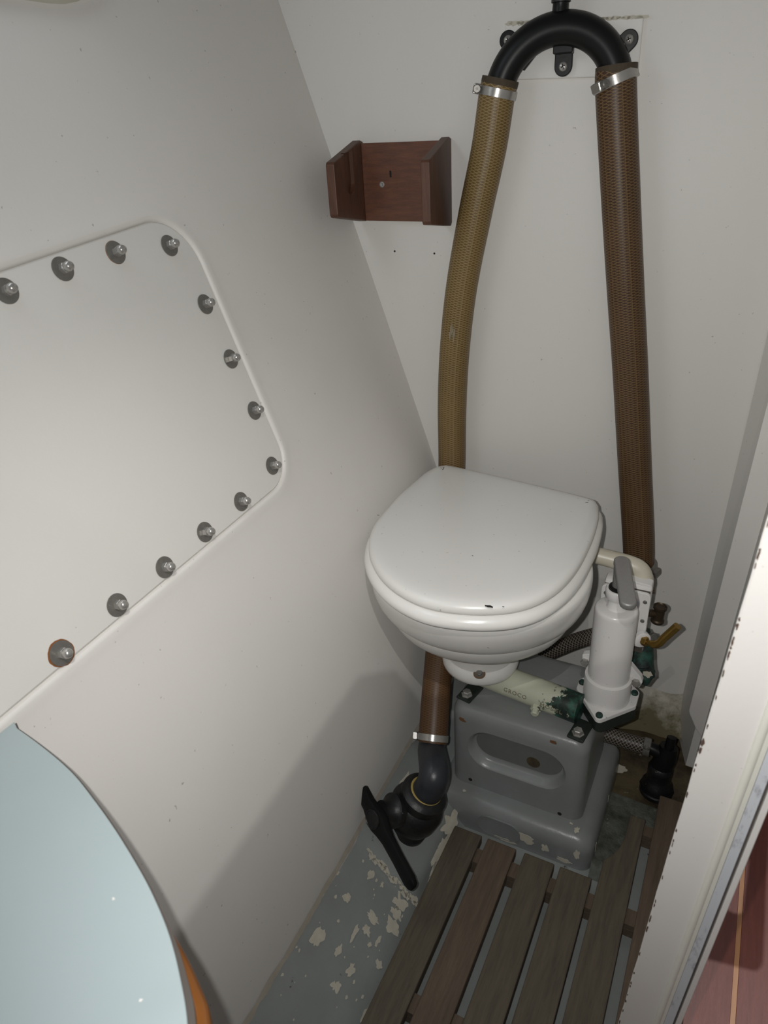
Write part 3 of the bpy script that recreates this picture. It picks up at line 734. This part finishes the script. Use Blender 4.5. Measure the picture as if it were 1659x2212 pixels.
# ------------------------------------------------------------------ hose clamps
def clamp(parent, c, ax, r, turn, wid=.011, screw=.016, mat='steel'):
    """worm-drive clamp: band, worm housing and screw head; turn = angle of the screw around the hose"""
    c = V(c); x, y, z = frame(ax); d = V(turn); d = (d - z * d.dot(z)).normalized(); t = z.cross(d)
    band = obj('hose_clamp', lathe([(r, -wid / 2), (r + .0013, -wid / 2 + .0004), (r + .0013, wid / 2 - .0004), (r, wid / 2)], c, ax, 40), M[mat], parent, smooth=40, label='steel worm-drive hose clamp')
    p = c + d * (r + .0045)
    b = bmesh.new(); hs_ = [p + t * sx * .0085 + z * sz * .0062 + d * sd * .0042 for sx in (-1, 1) for sz in (-1, 1) for sd in (-1, 1)]
    vs = [b.verts.new(q) for q in hs_]; bmesh.ops.convex_hull(b, input=vs)
    bmesh.ops.bevel(b, geom=b.edges[:], offset=.0012, segments=1, affect='EDGES')
    obj('worm_housing', b, M[mat], band)
    obj('clamp_screw', lathe([(.0033, -.004), (.0033, .010), (.0052, .0104), (.0054, screw), (.0044, screw + .0012), (.0012, screw + .0012), (.0008, screw + .0004), (0, screw + .0004)], p, t, 14), M['washer'], band, smooth=40)
    return band
# left sanitation hose
lh = thing('sanitation_hose', 'golden-brown braided hose curving down behind the left of the toilet', 'hose', (-.429, 1.039, .5))
LP = [(-.3590, 1.0500, 1.066), (-.3640, 1.0490, 1.045), (-.3735, 1.048, .985), (-.3920, 1.045, .902), (-.4130, 1.042, .796), (-.4250, 1.040, .694), (-.4300, 1.039, .599), (-.4300, 1.036, .50), (-.4220, 1.005, .405), (-.4020, .930, .320), (-.3780, .850, .250), (-.3600, .788, .198), (-.3490, .752, .164), (-.3445, .735, .146)]
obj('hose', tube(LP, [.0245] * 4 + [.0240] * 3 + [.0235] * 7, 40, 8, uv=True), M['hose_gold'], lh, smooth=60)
bm = bmesh.new()
for k in range(5):
    a = .018 * (k - 2) * .12; prism(blob((-.4185 + a, 1.0405 - .0246, .728 + .004 * (k % 3)), (-.35, -.93, 0), (0, 0, 1), .010 - .0015 * abs(k - 2), .0007, k, 12), (-.0003, -.0006, 0), bm)
obj('scuff', bm, plain('pale_scuff', (.36, .31, .22), .6), lh, kind='stuff', label='pale scuff on the hose')
axl = (V(LP[1]) - V(LP[0])).normalized()
obj('hose_end', lathe([(.0196, .0), (.0247, .0), (.0249, .004), (.0247, .008)], V(LP[0]) - axl * .0012, axl, 36), M['hose_end'], lh)
clamp(lh, V(LP[0]) + axl * .0155, -axl, .0247, (-.92, -.40, 0))
axb = (V(LP[-1]) - V(LP[-2])).normalized()
clamp(lh, V(LP[-1]) - axb * .008, axb, .0237, (-1, -.25, .1), screw=.012)
# right sanitation hose
rh = thing('sanitation_hose', 'dark brown braided hose running down the bulkhead right of the toilet', 'hose', (-.11, 1.085, .37))
RP = [(-.2115, 1.0700, 1.069), (-.2100, 1.0700, 1.043), (-.1925, 1.073, .920), (-.1720, 1.076, .784), (-.1550, 1.079, .675), (-.1325, 1.080, .524), (-.1130, 1.078, .400), (-.1020, 1.070, .330), (-.094, 1.050, .300)]
obj('hose', tube(RP, [.0255] * 7 + [.0245, .024], 40, 8, uv=True), M['hose_brown'], rh, smooth=60)
axr = (V(RP[1]) - V(RP[0])).normalized()
obj('hose_end', lathe([(.0196, .0), (.0257, .0), (.0259, .004), (.0257, .009)], V(RP[0]) - axr * .0012, axr, 36), M['hose_end'], rh)
clamp(rh, V(RP[0]) + axr * .0155, (-.30 + -axr.x, -axr.y - .05, -axr.z), .0262, (-.62, -.78, 0), wid=.012)
clamp(rh, V(RP[-2]) + V((.0, 0, .012)), (.12, .2, -1), .0257, (.9, -.42, 0), screw=.020, mat='washer')
# gray hose behind the pump
gh = thing('flush_hose', 'gray braided hose slanting behind the bowl to the white pump', 'hose', (-.2, .985, .2))
obj('hose', tube([(-.276, .987, .126), (-.239, .986, .166), (-.207, .986, .196), (-.177, .985, .222), (-.142, .978, .250), (-.108, .960, .283), (-.095, .945, .297)], .0138, 28, 8, uv=True), M['hose_gray'], gh, smooth=60)
obj('hose_tape', tube([(-.262, .9866, .142), (-.236, .986, .169)], .0147, 24, 1), M['cream_pvc'], gh, smooth=50)
# corroded discharge elbow on the right of the pump
de = thing('discharge_elbow', 'green corroded bronze elbow behind the right side of the white pump', 'elbow', (-.07, .93, .27))
obj('body', tube([(-.082, .945, .300), (-.073, .935, .278), (-.066, .925, .255), (-.058, .915, .236)], [.020, .020, .018, .016], 24, 6), M['verdigris'], de, smooth=60)
obj('lug', prism([(x, .905, z) for x, z in round_poly([(-.075, .258), (-.050, .262), (-.0435, .252), (-.052, .228), (-.072, .232)], .005, 3)], (0, .014, 0), bevel=.002), M['verdigris'], de)
bm = bmesh.new(); prism(blob((-.0535, .9045, .254), (0, -1, 0), (1, 0, 0), .0055, .006, 3, 18), (0, -.0006, 0), bm)
obj('white_crust', bm, M['primer'], de)
clamp(de, (-.079, .941, .292), (.35, -.35, -1), .0205, (.9, -.4, 0), screw=.018, mat='washer')
tb = thing('drain_spigot', 'short dark brass spigot on the housing beside the brass pipe', 'spigot', (-.057, .94, .36))
obj('spigot', lathe([(.0085, -.002), (.0100, .0), (.0100, .003), (.0082, .005), (.0080, .022), (.0100, .024), (.0100, .028), (.0085, .029), (.007, .027)], (-.054, .935, .334), (.05, .0, 1), 24), plain('dark_brass', (.06, .042, .025), .45, .6), tb, smooth=40)
obj('spigot_arm', tube([(-.068, .928, .350), (-.054, .935, .348)], .006, 16, 1), plain('dark_brass_arm', (.06, .042, .025), .45, .6), tb, smooth=60)

# ------------------------------------------------------------------ vented loop on its backing pad
pad = obj('backing_pad', prism([wp(wx(-.361), 1.130), wp(wx(-.189), 1.1215), wp(wx(-.189), 1.058), wp(wx(-.343), 1.0655), wp(wx(-.361), 1.072)], -WN * .006, bevel=.0015), M['plate'])
pad['label'] = 'white painted wooden backing pad behind the black vented loop'; pad['category'] = 'board'
bm = bmesh.new()
for k in range(26):
    u = wx(-.355 + k * .0066); z = 1.1300 - k * .00035
    prism(blob(wp(u, z, .0055), -WN, WT, .005 + .002 * random.random(), .0013 + .0012 * random.random(), k, 10), -WN * .0008, bm)
obj('flaking_paint', bm, M['primer'], pad, kind='stuff', label='flaking cream paint along the top edge')
vl = thing('vented_loop', 'black plastic vented loop arching between the two hose tops', 'pipe fitting', wp(wx(-.282), 1.05, .03))
LC, RC = V(LP[0]) , V(RP[0]); arc = []
mid = (LC + RC) / 2; half = (RC - LC) / 2; hh = 1.1045 - mid.z
la, ra = -axl, -axr
arc.append(LC - la * .014)
for k in range(0, 17):
    a = math.pi * (1 - k / 16)
    arc.append(mid + half * math.cos(a) * 1.0 + V((0, 0, 1)) * (.0645 * math.sin(a) - .028 * math.sin(a) + .0)) if False else arc.append(mid + half * math.cos(a) + V((0, 0, .038 + 0)) * math.sin(a) ** .9)
arc.append(RC - ra * .014)
AR = .0195
ac = []
Cc = mid + V((0, 0, -.028)); Ra = half.length * 1.045
ac = [LC + axl * .012]
for k in range(21):
    a = math.radians(160 - 140 * k / 20); ac.append(Cc + half.normalized() * Ra * math.cos(a) + V((0, 0, 1)) * Ra * .99 * math.sin(a))
ac += [RC + axr * .012]
loop = obj('arch', tube(ac, AR, 36, 4), M['black'], vl, smooth=60)
top_p = Cc + V((0, 0, Ra))
obj('vent_nozzle', lathe([(.0105, 0), (.0100, AR + .001), (.0098, AR + .006), (.0100, AR + .0065)], top_p, (0.02, 0, 1), 24), M['black'], vl, smooth=40)
vh = obj('vent_hose', lathe([(.0100, AR + .006), (.0118, AR + .0066), (.0120, AR + .020), (.0116, AR + .03), (.0108, AR + .09), (.0, AR + .09)], top_p, (.02, 0, 1), 24), M['black_old'], vl, smooth=40)
for (x, z, dx, dz) in ((-.356, 1.111, .030, -.028), (-.204, 1.098, -.026, -.024), (-.283, 1.0755, 0, .03)):
    c = wp(wx(x), z, .0062); ang = math.atan2(dz, dx); pts = []
    for k in range(13):
        a = ang + math.pi / 2 + math.pi * k / 12; pts.append((.0115 * math.cos(a), .0115 * math.sin(a)))
    L = math.hypot(dx, dz)
    pts += [(dx + .0115 * math.cos(ang - math.pi / 2), dz + .0115 * math.sin(ang - math.pi / 2)), (dx + .0115 * math.cos(ang + math.pi / 2), dz + .0115 * math.sin(ang + math.pi / 2))]
    lug = obj('lug', prism([c + WT * a + V((0, 0, b)) for a, b in pts], -WN * .007, bevel=.001), M['black'], vl)
    q = c + WT * dx * .62 + V((0, 0, dz * .62))
    e1 = V((WT * math.cos(ang) + V((0, 0, math.sin(ang))))); e2 = V((-WT * math.sin(ang) + V((0, 0, math.cos(ang)))))
    obj('lug_web', prism([q - e2 * .0125 - e1 * .005, q + e2 * .0125 - e1 * .005, q + e2 * .0125 + e1 * .012, q - e2 * .0125 + e1 * .012], -WN * .022, bevel=.001), M['black'], vl)
    sc = obj('screw', lathe([(.0058, .0068), (.0058, .0078), (.0045, .0090), (.0, .0094)], c, -WN, 18), M['steel'], lug, smooth=50)
    b = bmesh.new()
    for a in (.4, .4 + math.pi / 2):
        e = WT * math.cos(a) + V((0, 0, math.sin(a))); g = e.cross(-WN)
        prism([c - WN * .0090 + e * sx * .0028 + g * sy * .0006 for sx, sy in ((-1, -1), (1, -1), (1, 1), (-1, 1))], -WN * .0006, b)
    obj('cross_slot', b, M['dark_hole'], sc)

# ------------------------------------------------------------------ paper holder
ph = thing('paper_holder', 'open red-brown wooden paper holder on the bulkhead left of the hoses', 'holder', wp(wx(-.51), .89))
uL, uR = wx(-.573), wx(-.437)
obj('back_board', prism([wp(uL, .8935, .0002), wp(uR - .011, .8885, .0002), wp(uR - .011, .9985, .0002), wp(uL, 1.0015, .0002)], -WN * .010, bevel=.0008), M['mahog'], ph)
def side(u0, u1, zb0, zb1, zf0, zf1, d=.120, notch=False):
    o2 = [(.0, zb0 + .004), (.006, zb0), (d - .004, zf0), (d, zf0 + .004), (d, zf1 - .003), (d - .003, zf1), (.012, zb1), (.0, zb1 - .002)]
    b = prism([wp(u0, z, off + .0002) for off, z in o2], WT * (u1 - u0), bevel=.0012)
    return b
ls = obj('side_board', side(uL - .013, uL, .8925, 1.0055, .9085, .9805), M['mahog_v'], ph, label='left side board with a round notch')
rsd = obj('side_board', side(uR - .0125, uR, .8825, 1.0025, .8960, .9770), M['mahog_v'], ph)
# round bearing notch, open to the top, on the inner face of the left board
cu_, cz_ = .064, .953; nb = bmesh.new(); oN = []
for k in range(13): a = math.pi + math.pi * k / 12; oN.append((cu_ + .017 * math.cos(a), cz_ + .017 * math.sin(a)))
oN += [(cu_ + .017, .990), (cu_ - .017, .993)]
me_c = prism([wp(uL - .0055, z, off) for off, z in oN], WT * .02); mc = bpy.data.meshes.new('c'); bmesh.ops.recalc_face_normals(me_c, faces=me_c.faces); me_c.to_mesh(mc); me_c.free()
cutter = bpy.data.objects.new('c', mc); C.objects.link(cutter)
for v in mc.vertices: v.co -= origin(ph)
cutter.location = origin(ph)
md = ls.modifiers.new('b', 'BOOLEAN'); md.operation = 'DIFFERENCE'; md.object = cutter; md.solver = 'EXACT'
dg = bpy.context.evaluated_depsgraph_get(); dg.update()
new = bpy.data.meshes.new_from_object(ls.evaluated_get(dg)); ls.modifiers.clear(); ls.data = new; bpy.data.objects.remove(cutter)
hs1 = obj('screw', lathe([(.0040, .0100), (.0040, .0106), (.0028, .0108), (0, .0104)], wp(wx(-.543), .944), -WN, 14), M['steel'], ph)
obj('slot_mark', prism([wp(wx(-.5285) + a, b, .0102) for a, b in ((-.0015, .9535), (.0015, .9535), (.0015, .9625), (-.0015, .9625))], -WN * .0004), M['dark_hole'], ph)

# ------------------------------------------------------------------ seacock on the slope
sc = thing('seacock', 'large black seacock with lever handle on the gray bilge slope', 'valve', sp(.665, .09))
SA = V((.38, .10, .92)).normalized()                                 # valve axis
S0 = V((-.3640, .6580, .0250))
obj('valve_body', lathe([(.0, 0), (.034, .0), (.037, .004), (.037, .014), (.034, .018), (.034, .022), (.039, .028), (.042, .038), (.043, .060), (.040, .070), (.035, .076), (.036, .080), (.0365, .092), (.031, .098), (.0235, .100)], S0, SA, 40), M['black_old'], sc, smooth=40)
S1 = S0 + SA * .094
obj('sealant_ring', lathe([(.0245, .0985), (.0255, .1000), (.0235, .1012)], S0, SA, 30), M['sealant'], sc, smooth=40, label='yellow sealant ring')
Eb = V(LP[-1]); 
obj('hose_tail', tube([S1, S1 + SA * .018 + V((.002, .000, 0)), S1 + SA * .034 + V((-.002, .010, .004)), Eb - axb * -.012 + V((0, 0, 0)), Eb - axb * .004], [.0232, .0236, .0236, .0225, .0205], 32, 8), M['slate'], sc, smooth=60)
# side boss and lever
HB0 = S0 + SA * .050; HDR = V((-.50, -.72, .48)).normalized()
obj('stem_boss', lathe([(.026, .030), (.026, .046), (.020, .050), (.016, .060), (.016, .066)], HB0, HDR, 28), M['black_old'], sc, smooth=40)
PV = HB0 + HDR * .060
A0, A1 = V((-.4090, .6150, .132)), V((-.2875, .5370, .0800))
ld = (A1 - A0).normalized(); ln = (HDR - ld * HDR.dot(ld)).normalized(); lw = ld.cross(ln)
PVc = A0 + ld * (PV - A0).dot(ld)
def lever(sec):
    R = []
    for (t, wdt, th) in sec:
        c = A0 + ld * t; ring_ = []
        for k in range(12):
            a = 2 * math.pi * k / 12; cx_, sx_ = math.cos(a), math.sin(a)
            ring_.append(c + lw * wdt * math.copysign(abs(cx_) ** .5, cx_) + ln * th * math.copysign(abs(sx_) ** .5, sx_))
        R.append(ring_)
    return loft(R)
Lh = (A1 - A0).length
lev = obj('lever', lever([(-.004, .009, .004), (.000, .0130, .006), (.022, .0122, .006), (.034, .0150, .0075), (.044, .0185, .008), (.054, .0180, .008), (.066, .0135, .0075), (.080, .0112, .006), (.11, .0104, .0055), (Lh - .012, .0110, .0055), (Lh - .003, .0085, .0045), (Lh, .005, .002)]), M['black'], sc, smooth=50)
obj('pivot_cap', lathe([(.0145, .0070), (.0145, .0090), (.0128, .0098), (.012, .0088), (0, .0088)], A0 + ld * .045, ln, 22), M['black_old'], lev, smooth=40)

# ------------------------------------------------------------------ intake valve at the back right
iv = thing('intake_valve', 'small black intake valve on the bare floor right of the plinth', 'valve', (-.012, .945, ZF - .005))
IA = V((.02, .12, 1)).normalized(); I0 = V((-.014, .948, ZF - .004))
obj('valve_body', lathe([(.0, 0), (.026, 0), (.0275, .003), (.0275, .008), (.0235, .011), (.0235, .014), (.0255, .016), (.0255, .024), (.021, .030), (.0195, .045), (.0205, .048), (.0205, .058), (.017, .064), (.013, .068)], I0, IA, 30), M['black_old'], iv, smooth=40)
obj('valve_head', tube([I0 + IA * .060, I0 + IA * .080 + V((.004, .0, 0)), I0 + IA * .104 + V((.006, .002, 0))], [.018, .0175, .015], 22, 4), M['black'], iv, smooth=50)
obj('hose_spigot', tube([I0 + IA * .085, V((-.030, .958, .052)), V((-.045, .958, .054))], [.012, .011, .010], 18, 3), M['black'], iv, smooth=60)
obj('handle_stub', tube([I0 + IA * .10 + V((.006, .0, 0)), I0 + IA * .122 + V((.007, .004, 0))], [.008, .0075], 16, 1), M['black'], iv, smooth=50)
obj('ring_nut', lathe([(.0280, .012), (.0290, .013), (.0285, .0155), (.027, .016)], I0, IA, 12), M['black'], iv)
ih = thing('intake_hose', 'braided gray hose from the plinth side to the small black intake valve', 'hose', (-.07, .957, .052))
IHP = [(-.118, .952, .060), (-.095, .955, .056), (-.065, .957, .053), (-.036, .958, .0525)]
obj('hose', tube(IHP, .0142, 28, 8, uv=True), M['hose_gray'], ih, smooth=60)
clamp(ih, (-.040, .958, .0525), (1, .02, 0), .0144, (0, -.45, .9), screw=.006, mat='washer')
# loose paint flake on the bare floor
fk = obj('paint_flake', prism(blob((-.082, .975, ZF - .001), (0, 0, 1), (1, .1, 0), .015, .008, 2, 16), (0, 0, .0012)), M['primer'])
fk['label'] = 'white paint flake lying on the bare brown floor under the intake hose'; fk['category'] = 'paint flake'
fk2 = obj('paint_flake', prism(blob((-.1075, .467, .0002), (0, 0, 1), (1, -.7, 0), .0085, .002, 5, 14), (0, 0, .0006)), M['primer'])
fk2['label'] = 'thin white paint flake lying on the duckboard'; fk2['category'] = 'paint flake'

# ------------------------------------------------------------------ counter in the near left corner
ct = thing('counter', 'pale blue rounded counter with a varnished wood edge, close by at lower left', 'counter', (-.32, .0, .55))
ZT = .585
front = [(-.523, .2340), (-.461, .226), (-.412, .217), (-.374, .2055), (-.337, .1925), (-.301, .178), (-.278, .1675), (-.253, .154), (-.231, .139), (-.208, .120), (-.187, .095), (-.170, .063), (-.158, .02), (-.154, -.10), (-.154, -.45)]
fr = [(p.x, p.y) for p in resample([V((*q, 0)) for q in front], 8)]
hxb = hx(ZT)
def cpoly(d, nose=0):
    o2 = []
    for i, p in enumerate(fr):
        a = V((*fr[max(i - 1, 0)], 0)); b = V((*fr[min(i + 1, len(fr) - 1)], 0)); t = (b - a).normalized(); e = d + (nose * max(0, min(1, (p[0] + .266) / .05)) if nose else 0); o2.append((p[0] - t.y * e, p[1] + t.x * e))
    return o2
def slab(d, z0, z1, nose=0):
    pts = [(x, y) for x, y in cpoly(d, nose)]; pts[0] = (hx((z0 + z1) / 2) + .004, pts[0][1])
    pts = [pts[0]] + [q for q in pts[1:] if q[0] > hx(z0) + .006] + [(hx((z0 + z1) / 2) + .004, -.45)]
    return pts
obj('top', prism([(x, y, ZT - .0018) for x, y in slab(0, ZT - .002, ZT)], (0, 0, .0018), bevel=.0004, seg=1), M['laminate'], ct)
obj('core', prism([(x, y, ZT - .006) for x, y in slab(.0012, ZT - .006, ZT, .003)], (0, 0, .0041)), M['lam_edge'], ct)
obj('edge_trim', prism([(x, y, ZT - .034) for x, y in slab(.0006, ZT - .034, ZT, .0105)], (0, 0, .0279), bevel=.006, seg=4), M['varnish'], ct)
bm = bmesh.new()
for (x, y) in ((-.240, .118), (-.30, .155)): prism(blob((x, y, ZT + .0001), (0, 0, 1), (1, 0, 0), .0011, .0009, x * 9, 12), (0, 0, .0003), bm)
obj('speck', bm, M['gelcoat'], ct, kind='stuff')

# ------------------------------------------------------------------ unseen board added out in the cabin, shaped to shade the sole
ZS = .50; LC_ = (.35, 1.3, 1.6)
def shade(x, y): t = ZS / LC_[2]; return (x + (LC_[0] - x) * t, y + (LC_[1] - y) * t)
outl = round_poly([shade(*q) for q in ((.06, .655), (.155, .672), (.163, 1.62), (.06, 1.62))], [0, .010, .003, 0], 6)
hole = round_poly([shade(*q) for q in ((.090, .745), (.1275, .735), (.1335, .852), (.090, .862))], [.006, .010, .010, .006], 6)
st = thing('cabin_blocker', 'mahogany bench board with a hole, added unseen in the cabin to shade the sole', 'blocker', (.23, 1.2, 0))
bm = bmesh.new(); n = 64
cc = V((sum(p[0] for p in hole) / len(hole), sum(p[1] for p in hole) / len(hole), 0))
def polar(poly, a):
    best = None; d = V((math.cos(a), math.sin(a), 0))
    for i in range(len(poly)):
        p = V((*poly[i], 0)); q = V((*poly[(i + 1) % len(poly)], 0)); e = q - p; den = d.x * e.y - d.y * e.x
        if abs(den) < 1e-12: continue
        r = p - cc; t = (r.x * e.y - r.y * e.x) / den; u = (r.x * d.y - r.y * d.x) / den
        if t > 0 and -1e-6 <= u <= 1 + 1e-6 and (best is None or t > best): best = t
    return cc + d * best
ang = sorted(set([2 * math.pi * k / n for k in range(n)] + [math.atan2(y - cc.y, x - cc.x) % (2 * math.pi) for x, y in outl + hole]))
R = [[V((q.x, q.y, z)) for q in (polar(pl_, a) for a in ang)] for pl_, z in ((outl, ZS - .01), (outl, ZS), (hole, ZS), (hole, ZS - .01), (outl, ZS - .01))]
loft(R, bm, caps=False); bmesh.ops.remove_doubles(bm, verts=bm.verts, dist=1e-6)
obj('board', bm, M['mahog'], st)
for y in (1.19, 1.40): obj('leg', box((.185, y, .0001), (.262, y + .02, ZS - .0101), bevel=.002), M['mahog_v'], st)
